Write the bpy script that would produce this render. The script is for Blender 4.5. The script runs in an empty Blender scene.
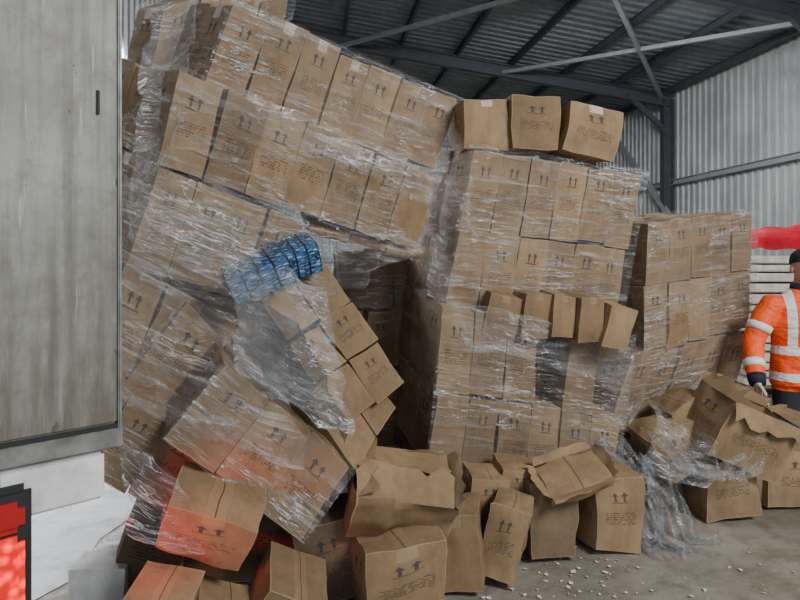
import bpy, bmesh, math, random
from mathutils import Vector, Matrix, noise
random.seed(7)
V=Vector
F=600.0; HZ=260.0; CH=1.6
def P(u,v,d): return V(((u-400)/F*d, d, CH+(HZ-v)/F*d))
def FL(u,v):
    d=CH*F/(v-HZ); return V(((u-400)/F*d,d,0))
SC=bpy.context.scene
def link(o,parent=None):
    SC.collection.objects.link(o)
    if parent: o.parent=parent
    return o
def empty(name,loc=(0,0,0),rotz=0):
    e=bpy.data.objects.new(name,None); e.location=loc; e.rotation_euler=(0,0,rotz); e.empty_display_size=.2
    return link(e)
# ---------------- node helpers
class NT:
    def __init__(s,name):
        s.m=bpy.data.materials.new(name); s.m.use_nodes=True; s.t=s.m.node_tree
        s.t.nodes.clear(); s.out=s.n('ShaderNodeOutputMaterial')
    def n(s,t,**k):
        x=s.t.nodes.new(t)
        for a,b in k.items(): setattr(x,a,b)
        return x
    def put(s,sock,v):
        if v is None: return
        if isinstance(v,bpy.types.NodeSocket): s.t.links.new(v,sock)
        else:
            if isinstance(v,(tuple,list)) and len(v)==3 and sock.type=='RGBA': v=(*v,1)
            sock.default_value=v
    def M(s,op,a,b=None,c=None,clamp=False):
        x=s.n('ShaderNodeMath',operation=op); x.use_clamp=clamp
        s.put(x.inputs[0],a); s.put(x.inputs[1],b); s.put(x.inputs[2],c); return x.outputs[0]
    def mix(s,f,a,b,bt='MIX'):
        x=s.n('ShaderNodeMix',data_type='RGBA',blend_type=bt); s.put(x.inputs[0],f); s.put(x.inputs[6],a); s.put(x.inputs[7],b); return x.outputs[2]
    def noise(s,vec,scale,detail=4,rough=.6):
        x=s.n('ShaderNodeTexNoise'); s.put(x.inputs['Vector'],vec); x.inputs['Scale'].default_value=scale
        x.inputs['Detail'].default_value=detail; x.inputs['Roughness'].default_value=rough; return x.outputs[0]
    def ramp(s,f,lo,hi,a=0.,b=1.):
        x=s.n('ShaderNodeMapRange'); s.put(x.inputs[0],f)
        for i,v in zip((1,2,3,4),(lo,hi,a,b)): s.put(x.inputs[i],v)
        return x.outputs[0]
    def map(s,vec,scale=(1,1,1),rot=(0,0,0),loc=(0,0,0)):
        x=s.n('ShaderNodeMapping'); s.put(x.inputs[0],vec); x.inputs[1].default_value=loc; x.inputs[2].default_value=rot; x.inputs[3].default_value=scale; return x.outputs[0]
    def bump(s,h,st,dist=.01):
        x=s.n('ShaderNodeBump'); s.put(x.inputs['Height'],h); x.inputs['Strength'].default_value=st; x.inputs['Distance'].default_value=dist; return x.outputs[0]
    def pbsdf(s,col,rough=.8,metal=0,normal=None,**k):
        x=s.n('ShaderNodeBsdfPrincipled'); s.put(x.inputs['Base Color'],col); s.put(x.inputs['Roughness'],rough); s.put(x.inputs['Metallic'],metal)
        if normal: s.put(x.inputs['Normal'],normal)
        for a,b in k.items(): s.put(x.inputs[a.replace('_',' ')],b)
        s.t.links.new(x.outputs[0],s.out.inputs[0]); return x
    def tc(s,w): return s.n('ShaderNodeTexCoord').outputs[w]
    def pos(s): return s.n('ShaderNodeNewGeometry').outputs['Position']
def simple(name,col,rough=.7,metal=0,var=.15,scale=8,bump=.1):
    k=NT(name); n=k.noise(k.tc('Object'),scale,5)
    f=k.ramp(n,.3,.7,1-var,1+var)
    hs=k.n('ShaderNodeHueSaturation'); k.put(hs.inputs['Color'],col); k.put(hs.inputs['Value'],f)
    k.pbsdf(hs.outputs[0],rough,metal,k.bump(n,bump)); return k.m
# ---------------- materials
def carton_mat(name,base,dark):
    k=NT(name)
    at=k.n('ShaderNodeAttribute',attribute_name='tag'); sp=k.n('ShaderNodeSeparateColor'); k.put(sp.inputs[0],at.outputs['Color'])
    R,G,B=sp.outputs
    uv=k.n('ShaderNodeUVMap',uv_map='UVMap').outputs[0]
    sx=k.n('ShaderNodeSeparateXYZ'); k.put(sx.inputs[0],uv); U,W=sx.outputs[0],sx.outputs[1]
    AND=lambda *a: (a[0] if len(a)==1 else k.M('MULTIPLY',a[0],AND(*a[1:])))
    lt=lambda a,b:k.M('LESS_THAN',a,b); gt=lambda a,b:k.M('GREATER_THAN',a,b)
    ab=lambda a,c:k.M('ABSOLUTE',k.M('SUBTRACT',a,c))
    def arrow(cu):
        stem=AND(lt(ab(U,cu),.026),gt(W,.69),lt(W,.78))
        head=AND(lt(ab(U,cu),k.M('MULTIPLY',k.M('SUBTRACT',.82,W),1.4)),gt(W,.765))
        return k.M('MAXIMUM',stem,head)
    mk=k.M('MAXIMUM',arrow(.39),arrow(.59))
    mk=k.M('MAXIMUM',mk,AND(lt(ab(U,.49),.19),lt(ab(W,.675),.006)))
    row=k.M('MULTIPLY',W,34.0)
    cb=k.n('ShaderNodeCombineXYZ'); k.put(cb.inputs[0],k.M('MULTIPLY',U,26.)); k.put(cb.inputs[1],k.M('MULTIPLY',k.M('FLOOR',row),3.7)); k.put(cb.inputs[2],k.M('MULTIPLY',B,20.))
    tn=k.noise(cb.outputs[0],1.0,1)
    txt=AND(gt(k.M('FRACT',row),.45),gt(tn,.48),lt(ab(U,.5),.34),lt(ab(W,.45),.09))
    mk=k.M('MAXIMUM',mk,k.M('MULTIPLY',txt,.8))
    side=lt(G,.5)
    mk=AND(mk,side,gt(B,.15),.82)
    ob=k.pos()
    n1=k.noise(ob,3.5,5); n2=k.noise(ob,45,3); n3=k.noise(k.map(ob,(9,9,2)),2,4)
    c=k.mix(R,base,dark)
    c=k.mix(k.ramp(n1,.42,.72,0,.65),c,(dark[0]*.55,dark[1]*.53,dark[2]*.52))
    c=k.mix(k.ramp(n3,.48,.72,0,.4),c,(dark[0]*.55,dark[1]*.55,dark[2]*.57))
    c=k.mix(k.ramp(n2,.5,.75,0,.12),c,(.48,.35,.22))
    e=k.M('MINIMUM',k.M('MINIMUM',U,k.M('SUBTRACT',1.,U)),k.M('MINIMUM',W,k.M('SUBTRACT',1.,W)))
    c=k.mix(k.M('MULTIPLY',lt(e,.012),k.ramp(n1,.35,.6,0,.4)),c,(.52,.38,.24))
    tape=AND(gt(G,.5),lt(ab(U,.5),.11))
    tape2=AND(side,lt(ab(U,.5),.13),gt(W,.86),lt(B,.6))
    tp=k.M('MAXIMUM',tape,tape2)
    c=k.mix(k.M('MULTIPLY',tp,.35),c,(.36,.25,.14))
    c=k.mix(AND(gt(G,.5),lt(ab(U,.5),.008)),c,(.10,.06,.035))
    c=k.mix(mk,c,(.03,.027,.027))
    k.pbsdf(c,k.ramp(tp,0,1,.85,.4),0,k.bump(n1,.3,.03)); return k.m
M_CART=carton_mat('cardboard_brown',(.345,.225,.115),(.225,.142,.07))
M_DARKC=carton_mat('cardboard_shaded',(.19,.125,.07),(.13,.085,.048))  # darker copy: shade put into the colour for cartons under and behind stacks
def film_mat(name,base,hi,sc=(1.2,13,1),rot=.25,tint=(.93,.95,.97),gloss=.4,cut=.5,line=1.0):
    k=NT(name); uv=k.n('ShaderNodeUVMap',uv_map='UVMap').outputs[0]
    a=k.noise(k.map(uv,sc,(0,0,rot)),1.6,6,.65)
    b=k.noise(k.map(uv,(sc[0]*2,sc[1]*.8,1),(0,0,-rot*2.4)),1.3,5,.6)
    d=k.noise(k.map(uv,(sc[0]*.9,sc[1]*1.2,1),(0,0,rot*1.8)),1.6,3,.55)
    g=k.noise(k.map(uv,(sc[0]*1.6,sc[1]*.7,1),(0,0,-rot*1.2)),1.9,3,.55)
    c=k.noise(uv,1.7,3); c2=k.noise(k.map(uv,(1,1,1),(0,0,0),(7,3,0)),2.6,3)
    glint=lambda x,w:k.ramp(k.M('ABSOLUTE',k.M('SUBTRACT',x,.5)),0.,w,1.,0.)
    f=k.M('MAXIMUM',k.ramp(a,cut+.04,.72,0,.8),k.M('MULTIPLY',k.ramp(b,cut+.07,.74),.6))  # white streaks in the colour stand in for highlights on the folds
    ln=k.M('MULTIPLY',k.M('MAXIMUM',glint(d,.014),glint(g,.011)),k.ramp(c2,.45,.6,0,line))  # thin white glints painted along noise contours
    f=k.M('MULTIPLY',f,k.ramp(c,.35,.62,.12,1.))
    f=k.M('MAXIMUM',f,ln)
    f=k.M('MULTIPLY_ADD',f,hi,base,clamp=True)
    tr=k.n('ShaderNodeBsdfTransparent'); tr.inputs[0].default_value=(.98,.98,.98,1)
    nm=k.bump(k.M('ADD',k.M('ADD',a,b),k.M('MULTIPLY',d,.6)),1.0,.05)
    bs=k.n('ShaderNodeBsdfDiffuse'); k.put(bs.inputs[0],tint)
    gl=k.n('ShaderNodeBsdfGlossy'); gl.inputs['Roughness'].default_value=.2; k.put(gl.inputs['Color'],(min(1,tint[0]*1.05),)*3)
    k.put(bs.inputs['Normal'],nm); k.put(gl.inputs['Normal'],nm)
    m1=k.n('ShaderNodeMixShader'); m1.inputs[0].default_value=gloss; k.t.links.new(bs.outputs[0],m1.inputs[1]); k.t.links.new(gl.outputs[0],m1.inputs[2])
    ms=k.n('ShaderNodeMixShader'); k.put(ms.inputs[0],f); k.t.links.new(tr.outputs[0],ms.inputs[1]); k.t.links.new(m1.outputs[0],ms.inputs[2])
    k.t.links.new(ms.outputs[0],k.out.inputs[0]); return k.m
M_FILM=film_mat('stretch_film_clear',.05,.72)
M_FILM2=film_mat('stretch_film_bunched',.12,.9,(2,14,1),.5)
M_DUSK=film_mat('stretch_film_dark_hollow',.62,.3,(1.5,22,1),-.6,(.06,.06,.058),.25)  # near-black tint paints the dark hollow and its netting into the film
def floor_mat():
    k=NT('concrete_floor'); p=k.pos(); a=k.noise(p,.9,6); b=k.noise(p,7,6,.7); d=k.noise(p,55,2); g=k.noise(p,2.2,4)
    c=k.mix(k.ramp(a,.38,.62),(.19,.168,.128),(.33,.30,.24)); c=k.mix(k.ramp(b,.46,.72,0,.7),c,(.10,.085,.065))
    c=k.mix(k.ramp(d,.66,.70,0,.4),c,(.5,.48,.44))
    k.pbsdf(c,k.ramp(g,.42,.58,.2,.75),0,k.bump(b,.5,.02)); return k.m
M_FLOOR=floor_mat()
def snow_mat():
    k=NT('trodden_snow'); n=k.noise(k.pos(),4,6); c=k.mix(k.ramp(n,.5,.72),(.90,.92,.94),(.5,.48,.45)); k.pbsdf(c,.7,0,k.bump(n,.6,.05)); return k.m
M_SNOW=snow_mat()
def sheet_mat(name,c1,c2,metal=.3):
    k=NT(name); p=k.pos(); n=k.noise(p,1.1,5); n2=k.noise(k.map(p,(3,3,.4)),2,5)
    c=k.mix(k.ramp(n,.35,.65),c1,c2); c=k.mix(k.ramp(n2,.5,.72,0,.5),c,tuple(x*.5 for x in c1)); k.pbsdf(c,.5,metal); return k.m
M_WALL=sheet_mat('corrugated_wall_sheet',(.58,.60,.60),(.44,.46,.46))
M_ROOF=sheet_mat('corrugated_roof_sheet',(.27,.30,.33),(.19,.21,.235))
M_STEEL=simple('steel_grey',(.08,.09,.105),.5,.2)
M_STEELW=simple('steel_pale',(.36,.38,.40),.5,.2)
def truck_mat():
    k=NT('truck_dirty_panel'); p=k.tc('Object'); a=k.noise(p,2.2,7,.65); b=k.noise(k.map(p,(7,7,1)),3,7,.72); s=k.noise(k.map(p,(9,9,5),(0,.6,0)),1.6,5,.6); s2=k.noise(k.map(p,(40,40,3),(0,-.4,0),(3,3,3)),1.1,2,.5); h=k.noise(p,5,8,.78); dr=k.noise(k.map(p,(30,30,.7)),1.2,4,.6)
    c=k.mix(k.ramp(a,.38,.62),(.36,.355,.325),(.22,.215,.185)); c=k.mix(k.ramp(b,.46,.70,0,.7),c,(.15,.14,.11))
    c=k.mix(k.ramp(h,.50,.68,0,.65),c,(.13,.105,.075)); c=k.mix(k.ramp(dr,.50,.72,0,.6),c,(.12,.11,.09))
    c=k.mix(k.ramp(s,.67,.69,0,.85),c,(.045,.038,.032)); c=k.mix(k.ramp(s2,.66,.70,0,.5),c,(.50,.49,.45))
    sz=k.n('ShaderNodeSeparateXYZ'); k.put(sz.inputs[0],p); z=sz.outputs[2]
    low=k.M('MULTIPLY',k.ramp(z,1.0,1.8,1,0),k.ramp(b,.3,.6,.4,1.)); c=k.mix(low,c,(.115,.10,.072))
    k.pbsdf(c,.6,.0,k.bump(a,.15)); return k.m
M_TRUCK=truck_mat()
M_TRIM=simple('truck_trim_metal',(.21,.205,.185),.5,.2,.45,12)
M_RUBBER=simple('black_rubber',(.02,.02,.02),.7)
M_WHITE=simple('white_paint_dirty',(.72,.71,.69),.6,0,.3,6)
def emis(name,col,st):
    k=NT(name); x=k.pbsdf((.5,.01,.01,1),.3)
    n=k.n('ShaderNodeTexVoronoi'); n.inputs['Scale'].default_value=32; k.put(n.inputs['Vector'],k.tc('Object'))
    k.put(x.inputs['Emission Color'],(*col,1)); k.put(x.inputs['Emission Strength'],k.ramp(n.outputs[0],0,.6,st*2.2,st*.3)); return k.m
M_RED=emis('tail_lamp_red_lens',(1,.008,.006),1.9)
M_REDL=simple('red_reflector',(.40,.012,.012),.3)
def blue_mat():
    k=NT('blue_printed_pack'); p=k.n('ShaderNodeUVMap',uv_map='UVMap').outputs[0]
    sx=k.n('ShaderNodeSeparateXYZ'); k.put(sx.inputs[0],p)
    n=k.noise(p,6,4); n3=k.noise(k.map(p,(3,9,1)),2,4)
    col=k.ramp(k.M('ABSOLUTE',k.M('SUBTRACT',k.M('FRACT',k.M('MULTIPLY',sx.outputs[0],4.)),.5)),.40,.46)
    c=k.mix(k.ramp(n,.42,.56),(.008,.02,.06),(.035,.12,.26)); c=k.mix(k.ramp(n3,.57,.62,0,.8),c,(.45,.62,.75)); c=k.mix(col,c,(.004,.008,.02)); k.pbsdf(c,.2); return k.m
M_BLUE=blue_mat()
M_REDT=simple('red_tarpaulin',(.62,.01,.03),.5,0,.3,5,.4)
M_WOOD=simple('pallet_wood',(.30,.20,.12),.8,0,.3,12)
M_BOARD=simple('white_boards',(.76,.70,.60),.7,0,.25,10)
M_SCRAP=simple('paper_scrap',(.66,.64,.60),.8)
# ---------------- mesh helpers
def finish(bm,name,mats,parent=None,smooth=False,recalc=True):
    if recalc: bmesh.ops.recalc_face_normals(bm,faces=bm.faces)
    me=bpy.data.meshes.new(name); bm.to_mesh(me); bm.free()
    for m in (mats if isinstance(mats,(list,tuple)) else [mats]): me.materials.append(m)
    if smooth:
        for p in me.polygons: p.use_smooth=True
    return link(bpy.data.objects.new(name,me),parent)
def boxes(name,lst,mat,parent=None,bevel=.006):
    bm=bmesh.new()
    for a,b in lst:
        a=V(a);b=V(b); r=bmesh.ops.create_cube(bm,size=1)
        for v in r['verts']: v.co=V([(a[i]+b[i])/2+v.co[i]*(b[i]-a[i]) for i in range(3)])
    if bevel: bmesh.ops.bevel(bm,geom=bm.edges[:],offset=bevel,segments=2,affect='EDGES')
    return finish(bm,name,mat,parent)
def beam(bm,a,b,w,h,up=V((0,0,1)),flange=True):
    a=V(a);b=V(b);t=(b-a).normalized(); s=t.cross(up).normalized(); u=s.cross(t)
    def bx(w,h,o):
        vs=[]
        for p in (a,b):
            for i,j in ((-1,-1),(1,-1),(1,1),(-1,1)): vs.append(bm.verts.new(p+s*i*w/2+u*(j*h/2+o)))
        for q in ((0,1,2,3),(7,6,5,4),(0,4,5,1),(1,5,6,2),(2,6,7,3),(3,7,4,0)): bm.faces.new([vs[i] for i in q])
    if flange: bx(w*.12,h,0); bx(w,h*.1,h*.45); bx(w,h*.1,-h*.45)
    else: bx(w,h,0)
FACES=[(1,0,0,2,0),(1,1,0,2,0),(0,0,1,2,0),(0,1,1,2,0),(2,1,0,1,1),(2,0,0,1,1)]
def carton(bm,o,ex,ey,ez,n=4,bulge=.006,crush=.004,mi=0,mark=None,tone=None,skipfaces=(),fs=3.0):
    uvl=bm.loops.layers.uv.get('UVMap') or bm.loops.layers.uv.new('UVMap')
    cl=bm.loops.layers.float_color.get('tag') or bm.loops.layers.float_color.new('tag')
    seed=V((random.random()*90,random.random()*90,random.random()*90))
    tone=random.random() if tone is None else tone
    ax=(ex,ey,ez); un=[a.normalized() for a in ax]; c=o+(ex+ey+ez)/2
    def pt(q):
        p=o+ex*q[0]+ey*q[1]+ez*q[2]
        for i in range(3):
            j,k=(i+1)%3,(i+2)%3
            w=16*q[j]*(1-q[j])*q[k]*(1-q[k])
            p=p+un[i]*((q[i]-.5)*2*bulge*w)
        if crush: p=p+noise.noise_vector((p-c)*fs+seed)*crush*2+noise.noise_vector((p-c)*fs*3+seed)*crush*.6
        return p
    for fi,(fa,fv,ua,va,tp) in enumerate(FACES):
        if fi in skipfaces: continue
        mk=random.random() if mark is None else mark
        g=[]
        for j in range(n+1):
            row=[]
            for i in range(n+1):
                q=[0,0,0]; q[fa]=fv; q[ua]=i/n; q[va]=j/n; row.append(bm.verts.new(pt(q)))
            g.append(row)
        for j in range(n):
            for i in range(n):
                idx=[(i,j),(i+1,j),(i+1,j+1),(i,j+1)]
                vs=[g[b][a] for a,b in idx]; uvs=[(a/n,b/n) for a,b in idx]
                flip=(fa==1 and fv==1) or (fa==0 and fv==0) or (fa==2 and fv==0)
                if flip: vs=vs[::-1]; uvs=uvs[::-1]
                f=bm.faces.new(vs); f.material_index=mi; f.smooth=True
                for l,t in zip(f.loops,uvs):
                    l[uvl].uv=t; l[cl]=(tone,float(tp),mk,1)
def film_grid(bm,fn,nu,nv,lu,lv):
    uvl=bm.loops.layers.uv.get('UVMap') or bm.loops.layers.uv.new('UVMap')
    off=random.random()*30
    g=[[bm.verts.new(fn(i/nu,j/nv)) for i in range(nu+1)] for j in range(nv+1)]
    for j in range(nv):
        for i in range(nu):
            f=bm.faces.new([g[j][i],g[j][i+1],g[j+1][i+1],g[j+1][i]]); f.smooth=True
            for l,(a,b) in zip(f.loops,((i,j),(i+1,j),(i+1,j+1),(i,j+1))): l[uvl].uv=(a/nu*lu+off,b/nv*lv+off)
def load(TL,TR,BL,depth,nx,ny,nz,jit=.005,tjit=.015,name='carton_pallet_load',film=True,skip=(),eyd=None,mat=None,fmat=None,offs=.02,topfilm=.12,rag=.02,gap=.006,fsides=(0,1,2,3)):
    ex=TR-TL; up=TL-BL; ey=(eyd or up.cross(ex)).normalized()*depth
    root=empty(name,BL)
    bm=bmesh.new()
    for i in range(nx):
        for j in range(ny):
            for k in range(nz):
                if (i,j,k) in skip: continue
                a,b,c=ex/nx,ey/ny,up/nz
                J=V([random.uniform(-jit,jit) for _ in range(3)])
                if k==nz-1: J+=up.normalized()*random.uniform(-tjit*.3,tjit)
                r=Matrix.Rotation(random.gauss(0,.018),3,V((random.random(),random.random(),random.random())).normalized())
                s=gap
                o=a*i+b*j+c*k+J+a*s+b*s
                carton(bm,o,r@(a*(1-2*s*1.6)),r@(b*(1-2*s)),r@(c*.985),4,random.uniform(.002,.012),random.uniform(.005,.015))
    finish(bm,'cartons',mat or M_CART,root,recalc=False)
    if film:
        bm=bmesh.new(); uu=up.normalized(); ux=ex.normalized(); uy=ey.normalized(); L=up.length
        sd=V((random.random()*50,0,random.random()*50)); of=offs+jit
        A=[-ux*of-uy*of, ex+ux*of-uy*of, ex+ey+ux*of+uy*of, ey-ux*of+uy*of]
        nrm=[-uy,ux,uy,-ux]
        for s in fsides:
            p0,p1=A[s],A[(s+1)%4]; ln=(p1-p0).length
            def fn(a,b,p0=p0,p1=p1,s=s,ln=ln):
                p=p0.lerp(p1,a)
                h=b*(L+.02); rg=noise.noise(p*4+sd)*rag
                h=h+(rg*(1 if b>.5 else -1) if abs(b-.5)>.45 else 0)
                p=p+uu*h
                w=min(1,a*8,(1-a)*8)
                d=noise.noise(V((a*ln*3+b*L*1.0,(b*L*11-a*ln*4),s*7))+sd)*.014+noise.noise(p*3+sd)*.012
                return p+nrm[s]*d*w+nrm[s]*(-.012*math.sin(math.pi*a))
            film_grid(bm,fn,36,44,ln,L)
            if topfilm:
                cc=(ex+ey)/2
                def ft(a,b,p0=p0,p1=p1):
                    p=p0.lerp(p1,a)+uu*(L+.02+tjit*.6)
                    t=b*topfilm*(.6+1.2*abs(noise.noise(V((a*5,s,3))+sd)))
                    return p.lerp(cc+uu*(L+.04),t)+uu*noise.noise(p*9+sd+V((0,b*2,0)))*.02
                film_grid(bm,ft,30,5,ln,.2)
        finish(bm,'stretch_film',fmat or M_FILM,root,recalc=False)
    return root
def box_loose(center,size,R,name='cardboard_box',n=10,crush=.01,bulge=.012,mat=None,tone=None,mark=None,skipfaces=(),flaps=None,seat=False,fs=3.0):
    ex,ey,ez=R@V((size[0],0,0)),R@V((0,size[1],0)),R@V((0,0,size[2]))
    bm=bmesh.new(); o=-(ex+ey+ez)/2
    carton(bm,o,ex,ey,ez,n,bulge,crush,0,mark,tone,skipfaces,fs=fs)
    uvl=bm.loops.layers.uv['UVMap']; cl=bm.loops.layers.float_color['tag']
    if flaps:
        t0=o+ez
        edges=[(t0,ex,-ey),(t0+ex,ey,ex),(t0+ex+ey,-ex,ey),(t0+ey,-ey,-ex)]
        for (q,along,out),(ang,ln) in zip(edges,flaps):
            d=(out.normalized()*math.sin(ang)+ez.normalized()*math.cos(ang))*ln
            m=8; g=[[bm.verts.new(q+along*(i/m)+d*(j/3)*(1+(.5*noise.noise(V((i*.9,ln*9,ang))) if j==3 else 0))+noise.noise_vector((q+along*(i/m)+d*(j/3))*9)*.008*j) for i in range(m+1)] for j in range(4)]
            for j in range(3):
                for i in range(m):
                    f=bm.faces.new([g[j][i],g[j][i+1],g[j+1][i+1],g[j+1][i]]); f.smooth=True
                    for l in f.loops: l[uvl].uv=(.2,.2); l[cl]=(.3,0,0,1)
    z=min(v.co.z for v in bm.verts)
    c=V(center)
    if seat: c.z=-z+.003
    ob=finish(bm,name,mat or M_CART,None,recalc=False); ob.location=c
    return ob
def rot_from(xdir,zdir):
    x=V(xdir).normalized(); z=(V(zdir)-V(zdir).dot(x)*x).normalized(); y=z.cross(x)
    return Matrix((x,y,z)).transposed()
# ---------------- camera
cam=bpy.data.cameras.new('camera'); cam.sensor_width=36; cam.lens=27; cam.shift_y=-.05; cam.clip_start=.05
co=bpy.data.objects.new('camera',cam); co.location=(0,0,CH); co.rotation_euler=(math.radians(90),0,0); link(co); SC.camera=co
# ---------------- building
ang=math.atan2(1.04,7.1)
wd=V((-math.sin(ang),math.cos(ang),0)); wn=V((-math.cos(ang),-math.sin(ang),0))
W0=V((7.7,11.5,0)); EAVE=6.0; SL=.13
def wallpt(s,z=0,inn=0): return W0+wd*s+wn*inn+V((0,0,z))
S0,S1=-17.0,8.6; WID=11.3
def corr(name,o,along,perp,outn,pitch,dep,mat,cuts=1):
    bm=bmesh.new(); L=along.length; n=int(L/pitch); prof=[(0,0),(.42,0),(.5,1),(.92,1)]
    cols=[]
    for i in range(n):
        for a,h in prof:
            p=o+along*((i+a)/n)+outn*(h*dep); cols.append([bm.verts.new(p+perp*(k/cuts)) for k in range(cuts+1)])
    for a,b in zip(cols,cols[1:]):
        for k in range(cuts): bm.faces.new([a[k],b[k],b[k+1],a[k+1]])
    return finish(bm,name,mat)
corr('wall_right',wallpt(S0),wd*(S1-S0),V((0,0,EAVE)),-wn,.22,.045,M_WALL)
gab_h=EAVE+SL*WID
corr('wall_back',wallpt(S1),wn*WID,V((0,0,gab_h)),wd,.22,.045,M_WALL)
Lp=lambda s,z=0: wallpt(s,z,WID)
sA,sB=-13.5,-4.6
corr('wall_left',Lp(sB),wd*(S1-sB),V((0,0,gab_h)),wn,.22,.045,M_WALL)
corr('wall_left',Lp(sA,5.0),wd*(sB-sA),V((0,0,gab_h-5)),wn,.22,.045,M_WALL)
corr('wall_left',Lp(S0),wd*(sA-S0),V((0,0,gab_h)),wn,.22,.045,M_WALL)
o=wallpt(S0,EAVE,-.1)
corr('ceiling',o,wd*(S1-S0),wn*(WID+.2)+V((0,0,SL*(WID+.2))),V((0,0,1)),.25,.05,M_ROOF)
bm=bmesh.new()
for k in range(9):
    q=k*1.38+.25; beam(bm,wallpt(S0,EAVE+SL*q-.09,q),wallpt(S1,EAVE+SL*q-.09,q),.07,.16)
finish(bm,'roof_purlins',M_STEEL)
bm=bmesh.new()
for s in (S0+.3,-11.5,-6.3,-1.1,4.1,S1-.2):
    beam(bm,wallpt(s,EAVE-.3,.05),wallpt(s,EAVE-.3+SL*WID,WID),.16,.30)
    beam(bm,wallpt(s,0,.2),wallpt(s,EAVE-.25,.2),.2,.26,up=wn)
    beam(bm,wallpt(s,EAVE-1.1,.2),wallpt(s,EAVE-.32+SL*1.3,1.3),.09,.12,flange=False)
finish(bm,'portal_frame',M_STEEL)
bm=bmesh.new()
for z in (1.6,3.6): beam(bm,wallpt(S0,z,.08),wallpt(S1,z,.08),.1,.14)
for z in (1.6,3.6,5.3): beam(bm,wallpt(S1-.08,z,0),wallpt(S1-.08,z,WID),.1,.14)
finish(bm,'wall_girts',M_STEELW)
bm=bmesh.new()
beam(bm,wallpt(7.2,EAVE-.15,.3),wallpt(3.6,2.5,.3),.1,.12,flange=False)
beam(bm,wallpt(3.6,2.5,.3),wallpt(1.0,0.1,.3),.1,.12,flange=False)
beam(bm,wallpt(-1.1,EAVE-.2,.35),wallpt(4.1,EAVE+.25,4.6),.08,.08,flange=False)
beam(bm,wallpt(4.1,EAVE-.2,.35),wallpt(-1.1,EAVE+.25,4.6),.08,.08,flange=False)
beam(bm,wallpt(-1.1,EAVE+.25,4.6),wallpt(4.1,EAVE+.7,8.6),.08,.08,flange=False)
finish(bm,'wind_brace',M_STEELW)
bm=bmesh.new()
bm.faces.new([bm.verts.new((x,y,0)) for x,y in [(-40,-30),(40,-30),(40,40),(-40,40)]])
finish(bm,'floor',M_FLOOR)
bm=bmesh.new(); n=50
g=[[None]*(n+1) for _ in range(n+1)]
for j in range(n+1):
    for i in range(n+1):
        y=-8+22*j/n; xr=-1.65+.2*noise.noise(V((y*1.3,0,0)))+ (0 if y>2.8 else (2.8-y)*-1.1)
        x=xr-(i/n)**1.6*16; g[j][i]=bm.verts.new((x,y,.004+.03*min(1,i/6)*(0.5+noise.noise(V((x*2,y*2,0))))))
for j in range(n):
    for i in range(n): bm.faces.new([g[j][i],g[j][i+1],g[j+1][i+1],g[j+1][i]])
finish(bm,'snow_ground',M_SNOW,smooth=True)
# ---------------- truck
TR_=empty('delivery_truck',(-0.93,2.0,0),math.atan2(.69,.72))
Lw=2.5; Lt=6.5
boxes('cargo_body',[((-Lw+.02,.05,1.02),(-.02,Lt,3.7))],M_TRUCK,TR_,.01)
boxes('rear_doors',[((-Lw/2+.008,-.008,1.06),(-.012,.045,3.62)),((-Lw+.05,-.008,1.06),(-Lw/2-.008,.045,3.62))],M_TRUCK,TR_,.008)
boxes('door_frame',[((-.012,-.012,1.0),(0,.06,3.72)),((-Lw,-.012,1.0),(-Lw+.045,.06,3.72)),((-Lw,-.01,3.64),(0,.06,3.72)),((-Lw,-.02,.985),(0,.10,1.045))],M_TRIM,TR_,.004)
boxes('door_gasket',[((-Lw+.05,-.006,1.045),(-.012,.05,1.06))],M_RUBBER,TR_,.002)
bars=[]
for x in (-Lw/2+.25,-Lw/2-.25): bars+=[((x-.015,-.05,1.02),(x+.015,-.02,3.68)),((x-.05,-.06,1.6),(x+.05,0,1.66)),((x-.05,-.06,2.9),(x+.05,0,2.96)),((x-.02,-.07,1.75),(x+.25,-.05,1.79))]
for z in (1.25,2.28,3.4): bars+=[((-Lw+.0,-.03,z),(-Lw+.14,0,z+.05))]
boxes('lock_bars',bars,M_TRIM,TR_,.004)
boxes('door_catch',[((-.08,-.016,2.07),(-.070,-.004,2.15))],M_RUBBER,TR_,.003)
boxes('chassis_rails',[((-.75,.25,.72),(-.67,Lt,.985)),((-Lw+.67,.25,.72),(-Lw+.75,Lt,.985))],M_RUBBER,TR_,.01)
boxes('bumper_beam',[((-.36,.0,.82),(-.05,.06,.975)),((-Lw+.05,.0,.82),(-Lw+.42,.06,.975))],M_WHITE,TR_,.01)
boxes('underrun_bar',[((-Lw+.1,.12,.42),(-.50,.2,.54)),((-.75,.15,.5),(-.68,.3,.8)),((-Lw+.68,.15,.5),(-Lw+.75,.3,.8))],M_TRIM,TR_,.01)
boxes('lamp_housing',[((-.43,-.03,.40),(-.262,.08,.93)),((-Lw+.26,-.03,.40),(-Lw+.43,.08,.93)),((-.36,.0,.86),(-.33,.04,.98))],M_RUBBER,TR_,.02)
boxes('lamp_lens',[((-.415,-.05,.80),(-.285,-.02,.89)),((-Lw+.275,-.05,.42),(-Lw+.415,-.02,.89)),((-.415,-.05,.42),(-.285,-.02,.54))],M_REDL,TR_,.02)
boxes('lamp_lens_lit',[((-.415,-.055,.55),(-.285,-.02,.79))],M_RED,TR_,.02)
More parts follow.
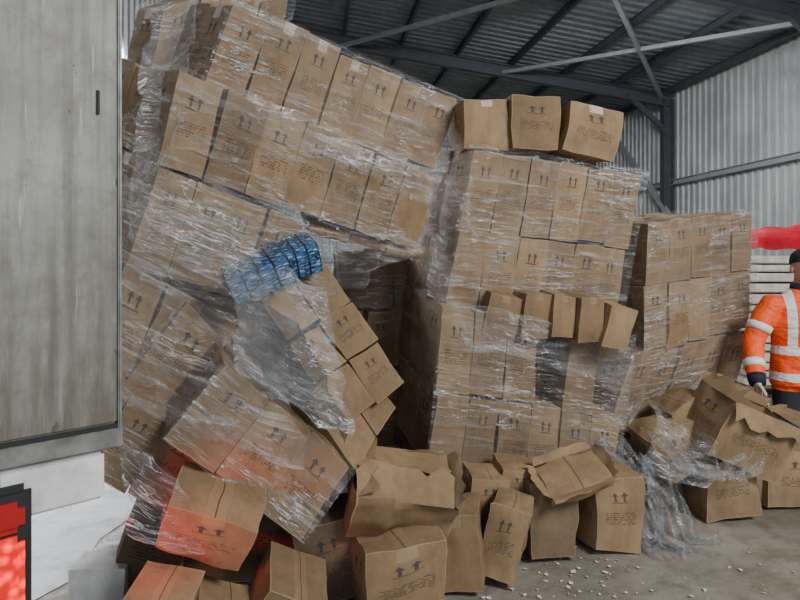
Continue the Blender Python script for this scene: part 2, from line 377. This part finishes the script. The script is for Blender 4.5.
def wheel(x,y):
    bm=bmesh.new(); prof=[(.0,.08),(.12,.08),(.2,.05),(.27,.1),(.3,.13),(.44,.14),(.5,.11),(.5,-.11),(.44,-.14),(.3,-.13),(.27,-.1),(0,-.1)]
    N=32; R=[[bm.verts.new((w,max(r,.001)*math.cos(6.2832*i/N),max(r,.001)*math.sin(6.2832*i/N))) for r,w in prof] for i in range(N)]
    for i in range(N):
        a,b=R[i],R[(i+1)%N]
        for k in range(len(prof)-1): bm.faces.new([a[k],a[k+1],b[k+1],b[k]])
    w=finish(bm,'wheel',M_RUBBER,TR_,True); w.location=(x,y,.5)
for y in (2.7,3.8,6.2):
    for x in (-.2,-Lw+.2): wheel(x,y)
boxes('cab',[((-Lw+.05,Lt+.2,.5),(-.05,Lt+2.1,3.0))],M_WHITE,TR_,.12)
boxes('cab_glass',[((-Lw+.2,Lt+2.06,1.7),(-.2,Lt+2.12,2.6)),((-.09,Lt+.8,1.7),(-.04,Lt+1.8,2.5))],M_RUBBER,TR_,.02)
def spot(name,loc,target,power,deg):
    rl=bpy.data.lights.new(name,'SPOT'); rl.energy=power; rl.color=(1,.015,.01); rl.shadow_soft_size=.03; rl.spot_size=math.radians(deg); rl.spot_blend=1
    ro=bpy.data.objects.new(name,rl); ro.location=loc; ro.rotation_euler=(V(target)-V(loc)).to_track_quat('-Z','Y').to_euler(); link(ro)
spot('tail_lamp_glow',(-1.08,1.68,.68),P(150,540,2.15),26,52)
# ---------------- left collapsed stack
E1=P(112,58,3.7)-P(182,70,2.75)
load(P(182,70,2.75),P(437,178,3.55),P(158,165,2.80),1.1,7,3,1,.006,.006,rag=.03,offs=.012,topfilm=0,eyd=E1)
load(P(234,4,3.0),P(459,102,3.68),P(203,90,2.96),1.0,7,3,1,.008,.02,topfilm=.25,eyd=E1)
load(P(165,8,3.4),P(300,-40,3.9),P(150,78,3.4),.5,4,1,1,.008,.02,topfilm=.1,eyd=E1)
load(P(158,165,2.82),P(302,222,3.25),P(126,266,2.85),1.0,4,3,1,.008,.0,topfilm=0,eyd=E1)
load(P(310,226,3.3),P(424,256,3.65),P(307,233,3.32),.8,3,2,1,.002,0,film=False,name='flattened_carton_layer')
E2=P(60,250,3.7)-P(128,255,2.78)
load(P(128,258,2.78),P(240,322,3.05),P(80,372,2.72),1.0,3,3,1,.012,.01,offs=.015,eyd=E2)
load(P(185,305,2.85),P(300,412,3.05),P(125,385,2.78),.8,3,2,1,.015,.02,offs=.015,topfilm=.1)
load(P(226,364,2.48),P(352,468,2.72),P(166,440,2.42),.5,3,1,1,.006,.01,offs=.012,topfilm=0,rag=.01)
load(P(90,372,2.6),P(210,440,2.75),P(40,450,2.55),.6,3,2,1,.012,.01,offs=.015,topfilm=0)
load(P(262,302,2.95),P(325,265,3.1),P(345,425,2.85),.42,2,1,3,.008,.02,film=False,name='fallen_carton_group')
load(P(305,398,2.75),P(352,345,3.1),P(355,468,2.75),.5,2,1,1,.01,.02,film=False,name='fallen_carton_group')
box_loose(P(258,274,2.86),(.30,.22,.13),rot_from((.9,.25,.40),(-.25,-.45,1)),name='blue_drinks_pack',mat=M_BLUE,crush=.006,bulge=.014)
box_loose(P(291,258,3.0),(.24,.22,.15),rot_from((.9,.3,.28),(-.2,-.4,1)),name='blue_drinks_pack',mat=M_BLUE,crush=.006,bulge=.014)
# ---------------- centre stack
load(P(472,147,3.45),P(643,174,3.78),P(447,308,3.52),1.0,6,3,2,.006,.015,topfilm=.25)
load(P(445,306,3.42),P(630,340,3.72),P(428,474,3.5),1.35,6,4,2,.006,.015,skip=((3,0,1),(5,0,1)),topfilm=.1)
R_=rot_from((1,.15,.03),(-.02,-.08,1))
box_loose(P(478,129,3.68),(.27,.36,.30),R_,crush=.012); box_loose(P(525,127,3.70),(.29,.36,.31),R_,crush=.012)
box_loose(P(578,136,3.75),(.32,.36,.29),rot_from((1,.2,-.16),(.14,0,1)),crush=.015)
for u,v,w in ((494,312,.2),(526,312,.17),(552,312,.14),(579,316,.15),(606,323,.17)):
    box_loose(P(u,v,3.64),(w,.3,.25),rot_from((1,.2,-.12+random.uniform(-.1,.1)),(random.uniform(-.1,.2),-.1,1)),n=6,mark=.1)
load(V((-.45,4.3,1.66)),V((.35,4.4,1.66)),V((-.45,4.3,0)),.9,4,2,4,.01,.02)
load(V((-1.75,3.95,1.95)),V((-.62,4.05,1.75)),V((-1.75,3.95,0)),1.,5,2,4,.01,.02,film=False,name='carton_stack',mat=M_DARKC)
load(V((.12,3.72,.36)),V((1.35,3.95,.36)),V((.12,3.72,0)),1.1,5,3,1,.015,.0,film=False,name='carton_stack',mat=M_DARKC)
# ---------------- right stack
load(P(648,223,4.12),P(753,211,4.55),P(643,352,4.14),.95,5,3,2,.01,.015,topfilm=.2)
load(P(632,353,4.1),P(752,330,4.55),P(604,440,4.05),1.0,5,3,1,.01,.01,offs=.02)
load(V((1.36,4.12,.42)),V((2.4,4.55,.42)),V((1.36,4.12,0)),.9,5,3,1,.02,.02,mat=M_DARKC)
# ---------------- loose cartons on floor
def bx(u,v,d,s,x,z,**k): return box_loose(P(u,v,d),s,rot_from(x,z),**k)
bx(400,492,2.85,(.44,.34,.22),(1,.1,-.16),(.10,-.45,1),crush=.026,fs=4.5,n=14,skipfaces=(4,),flaps=[(-1.15,.15),(.7,.07),(-1.35,.19),(-1.0,.10)],mark=.05,tone=.8)
bx(397,568,2.72,(.33,.34,.32),(1,.3,.05),(-.1,0,1),seat=True,crush=.02,fs=4)
bx(462,552,2.98,(.19,.3,.36),(1,-.15,.08),(-.08,.05,1),seat=True,crush=.016,fs=4)
bx(505,540,3.05,(.19,.3,.35),(1,-.25,-.2),(-.2,.1,1),seat=True,crush=.018,fs=4)
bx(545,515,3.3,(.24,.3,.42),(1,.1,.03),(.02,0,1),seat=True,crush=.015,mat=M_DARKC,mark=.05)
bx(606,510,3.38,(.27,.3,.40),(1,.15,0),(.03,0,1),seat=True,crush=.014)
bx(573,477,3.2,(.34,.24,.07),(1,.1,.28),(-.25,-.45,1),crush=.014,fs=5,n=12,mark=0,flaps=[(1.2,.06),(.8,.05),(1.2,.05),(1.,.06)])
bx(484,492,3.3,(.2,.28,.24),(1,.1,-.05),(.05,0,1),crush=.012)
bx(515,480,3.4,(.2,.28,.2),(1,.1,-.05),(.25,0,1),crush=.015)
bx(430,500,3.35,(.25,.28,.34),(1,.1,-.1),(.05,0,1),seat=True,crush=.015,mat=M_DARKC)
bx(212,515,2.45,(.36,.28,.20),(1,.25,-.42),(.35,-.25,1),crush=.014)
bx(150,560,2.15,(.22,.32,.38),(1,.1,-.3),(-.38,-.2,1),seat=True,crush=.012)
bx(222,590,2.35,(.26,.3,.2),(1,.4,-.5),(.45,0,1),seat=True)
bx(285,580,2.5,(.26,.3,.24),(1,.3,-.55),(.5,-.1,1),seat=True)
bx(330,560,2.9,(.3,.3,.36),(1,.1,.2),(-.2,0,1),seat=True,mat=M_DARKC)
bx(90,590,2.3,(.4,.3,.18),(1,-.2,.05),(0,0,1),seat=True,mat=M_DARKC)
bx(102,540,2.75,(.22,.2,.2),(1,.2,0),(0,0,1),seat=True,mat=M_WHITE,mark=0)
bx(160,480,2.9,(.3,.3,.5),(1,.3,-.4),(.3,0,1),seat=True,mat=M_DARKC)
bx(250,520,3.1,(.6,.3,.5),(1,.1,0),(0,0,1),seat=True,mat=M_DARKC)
# right pile
bx(738,430,3.72,(.52,.34,.36),(1,.2,-.42),(.4,-.15,1),crush=.016,fs=3,flaps=[(2.75,.09),(.9,.10),(.1,.06),(-.5,.10)],skipfaces=(4,),mark=.9)
bx(783,480,3.98,(.42,.3,.36),(1,.1,-.03),(.0,0,1),seat=True)
bx(716,492,3.8,(.34,.3,.36),(1,.1,.1),(-.12,0,1),seat=True,crush=.015)
bx(668,445,3.85,(.3,.28,.3),(1,.1,.4),(-.4,-.1,1),crush=.018,fs=4)
bx(680,412,3.95,(.22,.28,.22),(1,.1,.6),(-.6,-.1,1),crush=.015,fs=4)
bx(655,490,4.0,(.34,.3,.36),(1,.3,-.05),(.0,0,1),seat=True,mat=M_DARKC)
bx(735,505,4.0,(.2,.28,.26),(1,.1,.0),(.0,0,1),seat=True)
# ---------------- draped film
def sheet(c00,c10,c01,c11,name='draped_stretch_film',mat=M_FILM,sag=V((0,.05,-.05)),amp=.03,nu=40,nv=40,seedv=0,edge=.05):
    bm=bmesh.new(); sd=V((seedv*7.3,2,seedv)); lu=(c10-c00).length; lv=(c01-c00).length
    def fn(a,b):
        p=(c00.lerp(c10,a)).lerp(c01.lerp(c11,a),b)
        p=p+sag*16*a*(1-a)*b*(1-b)+noise.noise_vector(V((a*lu*2.2,b*lv*8,0))+sd)*amp+noise.noise_vector(V((a*lu*9,b*lv*3,5))+sd)*amp*.5
        if a in(0,1) or b in (0,1): p=p+noise.noise_vector(p*7+sd)*edge
        return p
    film_grid(bm,fn,nu,nv,lu,lv)
    return finish(bm,name,mat,recalc=False)
sheet(P(122,170,2.6),P(250,225,2.85),P(118,400,2.35),P(300,470,2.35),seedv=1)
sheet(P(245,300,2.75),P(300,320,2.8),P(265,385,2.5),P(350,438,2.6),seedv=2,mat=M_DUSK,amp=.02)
sheet(P(225,250,2.62),P(330,290,2.70),P(240,380,2.38),P(352,440,2.50),seedv=3,mat=M_FILM2,amp=.02)
sheet(P(115,440,2.2),P(180,480,2.35),P(130,540,2.05),P(195,550,2.2),seedv=4,mat=M_FILM)
sheet(P(150,10,2.95),P(198,0,2.95),P(124,240,2.7),P(172,170,2.68),seedv=7,mat=M_FILM2)
sheet(P(205,80,2.72),P(440,165,3.4),P(190,105,2.68),P(428,200,3.4),seedv=11,mat=M_FILM,amp=.02)
sheet(P(160,165,2.68),P(430,245,3.45),P(130,250,2.62),P(330,300,3.0),seedv=12,mat=M_FILM,amp=.025)
sheet(P(440,300,3.33),P(640,335,3.6),P(470,345,3.3),P(625,390,3.6),seedv=6)
sheet(P(448,160,3.5),P(475,150,3.4),P(425,300,3.55),P(450,308,3.42),seedv=8)
def tail(pts,w,seedv):
    bm=bmesh.new(); pts=[V(p) for p in pts]
    def fn(a,b):
        t=b*(len(pts)-1); i=min(int(t),len(pts)-2); p=pts[i].lerp(pts[i+1],t-i)
        ww=w*(.5+.9*abs(noise.noise(V((b*3,seedv,0)))))*(.6+b)
        q=p+V(((a-.5)*ww,.04*math.sin(a*19+b*6+seedv),.02*math.sin(a*13+b*9)))+noise.noise_vector(V((a*5,b*5,seedv)))*.045
        q.z=max(q.z,.008+.01*abs(math.sin(a*20))); return q
    film_grid(bm,fn,26,44,w*2.5,1.2)
    finish(bm,'trailing_stretch_film',M_FILM2,recalc=False)
tail([P(622,440,3.85),P(640,480,3.6),P(650,525,3.4),FL(668,560)],.18,1)
tail([P(665,440,3.8),P(672,490,3.6),FL(690,540),FL(712,545)],.18,2)
tail([P(612,462,3.5),P(640,500,3.4),FL(650,545),FL(640,552)],.14,3)
tail([P(650,430,3.75),P(690,470,3.55),P(735,478,3.5),P(755,450,3.6)],.24,4)
tail([P(600,440,3.7),P(625,465,3.6),P(650,480,3.5),P(672,520,3.4)],.18,5)
tail([P(640,455,3.6),P(655,500,3.45),FL(662,548),FL(690,552)],.16,6)
sheet(P(655,405,3.75),P(720,440,3.5),P(640,470,3.6),P(715,490,3.5),seedv=9,mat=M_FILM2,amp=.06)
bm=bmesh.new()
for i in range(170):
    u=random.uniform(120,800); v=random.uniform(535,640) if random.random()<.6 else random.uniform(545,600)
    if random.random()<.3: u=random.gauss(560,45); v=random.uniform(560,600)
    p=FL(u,v); s=random.uniform(.003,.013); a=random.random()*6
    vs=[bm.verts.new(p+V((math.cos(a+k*1.57)*s*random.uniform(.6,1.5),math.sin(a+k*1.57)*s*random.uniform(.6,1.5),.004+random.random()*.008))) for k in range(4)]
    bm.faces.new(vs)
finish(bm,'paper_scraps',M_SCRAP)
# ---------------- background goods, right
bl_=[]; z=.15
while z<1.66:
    t=random.uniform(.06,.11); dx=random.uniform(-.06,.06); bl_.append(((4.0+dx,6.9+random.uniform(-.04,.04),z),(6.2+dx,8.0,z+t))); z+=t+.025
boxes('white_board_stack',bl_,M_BOARD,None,.012)
boxes('wooden_pallet',[((4.0,6.95,.11),(6.2,8,.135))]+[((x,6.95,.0),(x+.1,8,.11)) for x in (4.05,5.05,6.05)],M_WOOD,None,.004)
bm=bmesh.new(); n=24
g=[[None]*(n+1) for _ in range(n+1)]
for j in range(n+1):
    for i in range(n+1):
        x=4.0+i/n*2.2; y=6.82+j/n*1.2; zz=1.80+.22*math.sin(math.pi*i/n)**.5*math.sin(math.pi*j/n)**.5+.06*noise.noise(V((x*5,y*5,0)))
        if j==0: zz=1.72+.05*noise.noise(V((x*6,0,0)))
        g[j][i]=bm.verts.new((x,y,zz))
for j in range(n):
    for i in range(n): bm.faces.new([g[j][i],g[j][i+1],g[j+1][i+1],g[j+1][i]])
finish(bm,'red_tarpaulin',M_REDT,smooth=True)
# ---------------- worker
def tube(bm,pts,radii,seg=16,side=V((1,0,0)),cap=.7):
    rings=[]
    pts=[V(p) for p in pts]
    for i,p in enumerate(pts):
        t=(pts[min(i+1,len(pts)-1)]-pts[max(i-1,0)]).normalized()
        s=(side-side.dot(t)*t).normalized(); u=t.cross(s)
        r=radii[i]; rx,ry=r if isinstance(r,tuple) else (r,r)
        rings.append([bm.verts.new(p+s*math.cos(6.28318*k/seg)*rx+u*math.sin(6.28318*k/seg)*ry) for k in range(seg)])
    for a,b in zip(rings,rings[1:]):
        for k in range(seg): bm.faces.new([a[k],a[(k+1)%seg],b[(k+1)%seg],b[k]])
    for r,p,q,ra in ((rings[0],pts[0],pts[1],radii[0]),(rings[-1],pts[-1],pts[-2],radii[-1])):
        m=min(ra) if isinstance(ra,tuple) else ra
        c=bm.verts.new(p+(p-q).normalized()*m*cap)
        for k in range(seg): bm.faces.new([r[k],r[(k+1)%seg],c])
def ell(bm,c,r,rot=None):
    q=bmesh.ops.create_uvsphere(bm,u_segments=24,v_segments=16,radius=1)
    for v in q['verts']:
        p=V((v.co.x*r[0],v.co.y*r[1],v.co.z*r[2])); v.co=(rot@p if rot else p)+V(c)
def remeshed(bm,name,voxel,mats,parent,smooth=4,matfn=None):
    bmesh.ops.recalc_face_normals(bm,faces=bm.faces)
    me=bpy.data.meshes.new('tmp'); bm.to_mesh(me); bm.free(); ob=bpy.data.objects.new('tmp',me); link(ob)
    m=ob.modifiers.new('r','REMESH'); m.mode='VOXEL'; m.voxel_size=voxel
    s=ob.modifiers.new('s','SMOOTH'); s.iterations=smooth; s.factor=.5
    bpy.context.view_layer.update()
    ev=ob.evaluated_get(bpy.context.evaluated_depsgraph_get()); me2=bpy.data.meshes.new_from_object(ev)
    bpy.data.objects.remove(ob)
    me2.materials.clear()
    for x in mats: me2.materials.append(x)
    for p in me2.polygons:
        p.use_smooth=True
        if matfn: p.material_index=matfn(p.center)
    me2.name=name
    return link(bpy.data.objects.new(name,me2),parent)
def jacket_mat():
    k=NT('hi_vis_orange_jacket'); p=k.tc('Object'); sx=k.n('ShaderNodeSeparateXYZ'); k.put(sx.inputs[0],p); X,Y,Z=sx.outputs
    ab=lambda a,c:k.M('ABSOLUTE',k.M('SUBTRACT',a,c))
    b=k.M('LESS_THAN',ab(Z,.98),.028); b=k.M('MAXIMUM',b,k.M('LESS_THAN',ab(Z,.80),.028))
    vs=k.M('MULTIPLY',k.M('LESS_THAN',ab(k.M('ABSOLUTE',X),.115),.026),k.M('GREATER_THAN',Z,.98)); b=k.M('MAXIMUM',b,vs)
    n=k.noise(p,9,4); n2=k.noise(k.map(p,(1,1,2)),5,3)
    c=k.mix(k.ramp(n,.45,.75,0,.35),(1.0,.10,.008),(.7,.06,.005)); c=k.mix(b,c,(.8,.82,.8))
    k.pbsdf(c,.6,0,k.bump(n2,.8,.05)); return k.m
def plain_orange():
    k=NT('hi_vis_orange_sleeve'); n=k.noise(k.tc('Object'),9,4); k.pbsdf(k.mix(k.ramp(n,.45,.75,0,.35),(1.0,.10,.008),(.7,.06,.005)),.6,0,k.bump(k.noise(k.tc('Object'),6,3),.8,.05)); return k.m
M_JK=jacket_mat(); M_SLV=plain_orange(); M_TRS=simple('black_work_trousers',(.018,.02,.026),.85); M_NAVY=simple('navy_cuff',(.012,.016,.035),.8)
M_REFL=simple('reflective_tape',(.8,.82,.8),.35); M_SKIN=simple('skin',(.58,.33,.23),.5,0,.08,20); M_GLV=simple('work_glove',(.62,.52,.38),.85,0,.25,30,.4)
M_HAIR=simple('dark_beanie',(.02,.02,.025),.95,0,.3,60,.6); M_EYE=simple('eye_white',(.8,.8,.78),.2); M_IRIS=simple('eye_iris',(.05,.03,.02),.2); M_LIP=simple('lips',(.42,.17,.14),.5); M_BOOT=simple('work_boots',(.05,.035,.025),.6)
wk=empty('worker',(2.80,4.16,0),math.radians(-12))
bm=bmesh.new()
tube(bm,[(0,0,.74),(0,0,.84),(0,0,.90),(0,.0,1.0),(0,-.005,1.14),(0,0,1.26),(0,.01,1.34),(0,.01,1.41)],[(.215,.155),(.213,.152),(.208,.148),(.203,.145),(.208,.15),(.205,.135),(.16,.10),(.075,.075)],24)
RA=[(-.18,.0,1.31),(-.26,-.02,1.20),(-.335,-.05,1.04),(-.365,-.15,.90),(-.37,-.22,.80)]
LA=[(.18,.0,1.31),(.25,-.01,1.20),(.30,-.02,1.03),(.305,-.08,.89),(.30,-.13,.77)]
for A in (RA,LA): tube(bm,A,[.082,.080,.072,.064,.057],16)
RL=[(-.09,0,.84),(-.10,-.01,.65),(-.115,-.03,.47),(-.12,.0,.28),(-.125,.02,.09)]
LL=[(.09,0,.84),(.11,-.02,.65),(.13,-.05,.47),(.14,-.01,.28),(.15,.0,.09)]
for A in (RL,LL): tube(bm,A,[.115,.10,.082,.077,.066],16)
def mf(c):
    if abs(c.x)>.222 and c.z<1.2: return 1
    return 0 if c.z>.70 else 2
remeshed(bm,'clothed_body',.010,[M_JK,M_SLV,M_TRS],wk,5,mf)
bm=bmesh.new()
for A in (RA,LA):
    for i,t,r in ((1,.45,.080),(3,.1,.067)):
        p=V(A[i]).lerp(V(A[i+1]),t); d=(V(A[i+1])-V(A[i])).normalized(); tube(bm,[p-d*.025,p+d*.025],[r+.003,r],18,cap=.02)
finish(bm,'sleeve_bands',M_REFL,wk,True)
bm=bmesh.new()
for A in (RA,LA):
    p=V(A[4]); d=(p-V(A[3])).normalized(); tube(bm,[p-d*.03,p+d*.035],[.060,.050],18,cap=.1)
finish(bm,'cuffs',M_NAVY,wk,True)
bm=bmesh.new(); tube(bm,[(0,.01,1.37),(0,.0,1.44)],[(.088,.085),(.08,.078)],20,cap=.1); finish(bm,'collar',M_NAVY,wk,True)
def hand(A,sgn):
    w=V(A[4]); d=(w-V(A[3])).normalized(); w=w+d*.03
    down=(d+V((0,0,-.6))).normalized(); fwd=V((0,-1,0)); fwd=(fwd-fwd.dot(down)*down).normalized(); lat=down.cross(fwd)
    if lat.x*sgn>0: lat=-lat
    bm=bmesh.new()
    tube(bm,[w,w+down*.03,w+down*.06,w+down*.088],[(.032,.024),(.042,.022),(.046,.020),(.042,.016)],16,side=fwd)
    for k,(ln,o) in enumerate(((.072,.033),(.08,.011),(.075,-.011),(.06,-.032))):
        b=w+down*.085+fwd*o; s1=b+down*ln*.42+lat*.008; s2=s1+(down*.75+lat*.65).normalized()*ln*.33; s3=s2+(down*.35+lat*.9).normalized()*ln*.28
        tube(bm,[b-down*.02,b,s1,s2,s3],[.010,.0118,.011,.010,.0088],10)
    b=w+down*.025+fwd*.034; t1=b+(down*.5+fwd*.8).normalized()*.035; t2=t1+(down*.9+fwd*.3+lat*.3).normalized()*.03; t3=t2+(down+lat*.4).normalized()*.022
    tube(bm,[b-fwd*.015,b,t1,t2,t3],[.014,.015,.0135,.012,.010],10)
    return remeshed(bm,'gloved_hand',.004,[M_GLV],wk,3)
hand(RA,-1); hand(LA,1)
hc=V((0,-.015,1.545))
bm=bmesh.new()
ell(bm,hc+V((0,.012,.03)),(.076,.095,.088)); ell(bm,hc+V((0,-.02,-.03)),(.062,.072,.078)); ell(bm,hc+V((0,-.045,-.085)),(.034,.036,.028))
tube(bm,[(0,.015,1.38),(0,.005,1.50)],[.062,.056],18)
tube(bm,[hc+V((0,-.088,.012)),hc+V((0,-.104,-.012)),hc+V((0,-.112,-.03))],[.009,.012,.016],12)
ell(bm,hc+V((0,-.082,.022)),(.052,.014,.012)); ell(bm,hc+V((0,-.086,-.06)),(.026,.012,.012))
for s in (-1,1):
    ell(bm,hc+V((s*.078,.012,-.01)),(.011,.02,.033)); ell(bm,hc+V((s*.036,-.066,-.025)),(.022,.018,.016))
remeshed(bm,'head',.005,[M_SKIN],wk,3)
bm=bmesh.new()
for s in (-1,1): ell(bm,hc+V((s*.031,-.082,.003)),(.013,.010,.008))
finish(bm,'eyes',M_EYE,wk,True)
bm=bmesh.new()
for s in (-1,1): ell(bm,hc+V((s*.031,-.0905,.003)),(.0055,.003,.0055))
finish(bm,'irises',M_IRIS,wk,True)
bm=bmesh.new(); ell(bm,hc+V((0,-.096,-.056)),(.022,.005,.003)); ell(bm,hc+V((0,-.096,-.064)),(.019,.005,.004)); finish(bm,'mouth',M_LIP,wk,True)
bm=bmesh.new(); ell(bm,hc+V((0,.014,.05)),(.086,.104,.088)); bmesh.ops.bisect_plane(bm,geom=bm.verts[:]+bm.edges[:]+bm.faces[:],plane_co=hc+V((0,0,.033)),plane_no=(0,.15,1),clear_inner=True)
finish(bm,'beanie',M_HAIR,wk,True)
bm=bmesh.new()
for A in (RL,LL):
    x,y,_=A[4]; tube(bm,[(x,y+.06,.055),(x,y-.02,.055),(x,y-.10,.042),(x,y-.17,.035)],[(.045,.05),(.05,.052),(.05,.04),(.042,.03)],16,side=V((1,0,0)))
    tube(bm,[(x,y+.0,.03),(x,y,.16)],[.055,.058],16)
    ell(bm,(x,y-.05,.014),(.055,.15,.014))
remeshed(bm,'boots',.008,[M_BOOT],wk,3)
# ---------------- light
w=bpy.data.worlds.new('World'); SC.world=w; w.use_nodes=True; nt=w.node_tree; bg=nt.nodes['Background']
bg.inputs[0].default_value=(.78,.89,1.0,1); bg.inputs[1].default_value=1.15
def area(name,loc,target,size,power,col=(1,1,1)):
    l=bpy.data.lights.new(name,'AREA'); l.shape='RECTANGLE'; l.size,l.size_y=size; l.energy=power; l.color=col
    o=bpy.data.objects.new(name,l); o.location=loc; o.rotation_euler=(V(target)-V(loc)).to_track_quat('-Z','Y').to_euler(); link(o)
area('added_daylight_key',(4.0,-1.0,5.0),(.6,4,.8),(2.5,1.6),470,(.97,.985,1))  # added main light, standing in for daylight from behind the camera
area('daylight_side_door',(-3.3,7.2,3.2),(-2.2,4.2,0),(2,2),460,(.95,.97,1))
area('added_back_fill',(3.2,9,5.4),(4.5,11,1),(1.5,1.5),280,(.97,.99,1))  # added unseen fill that brightens the back of the shed
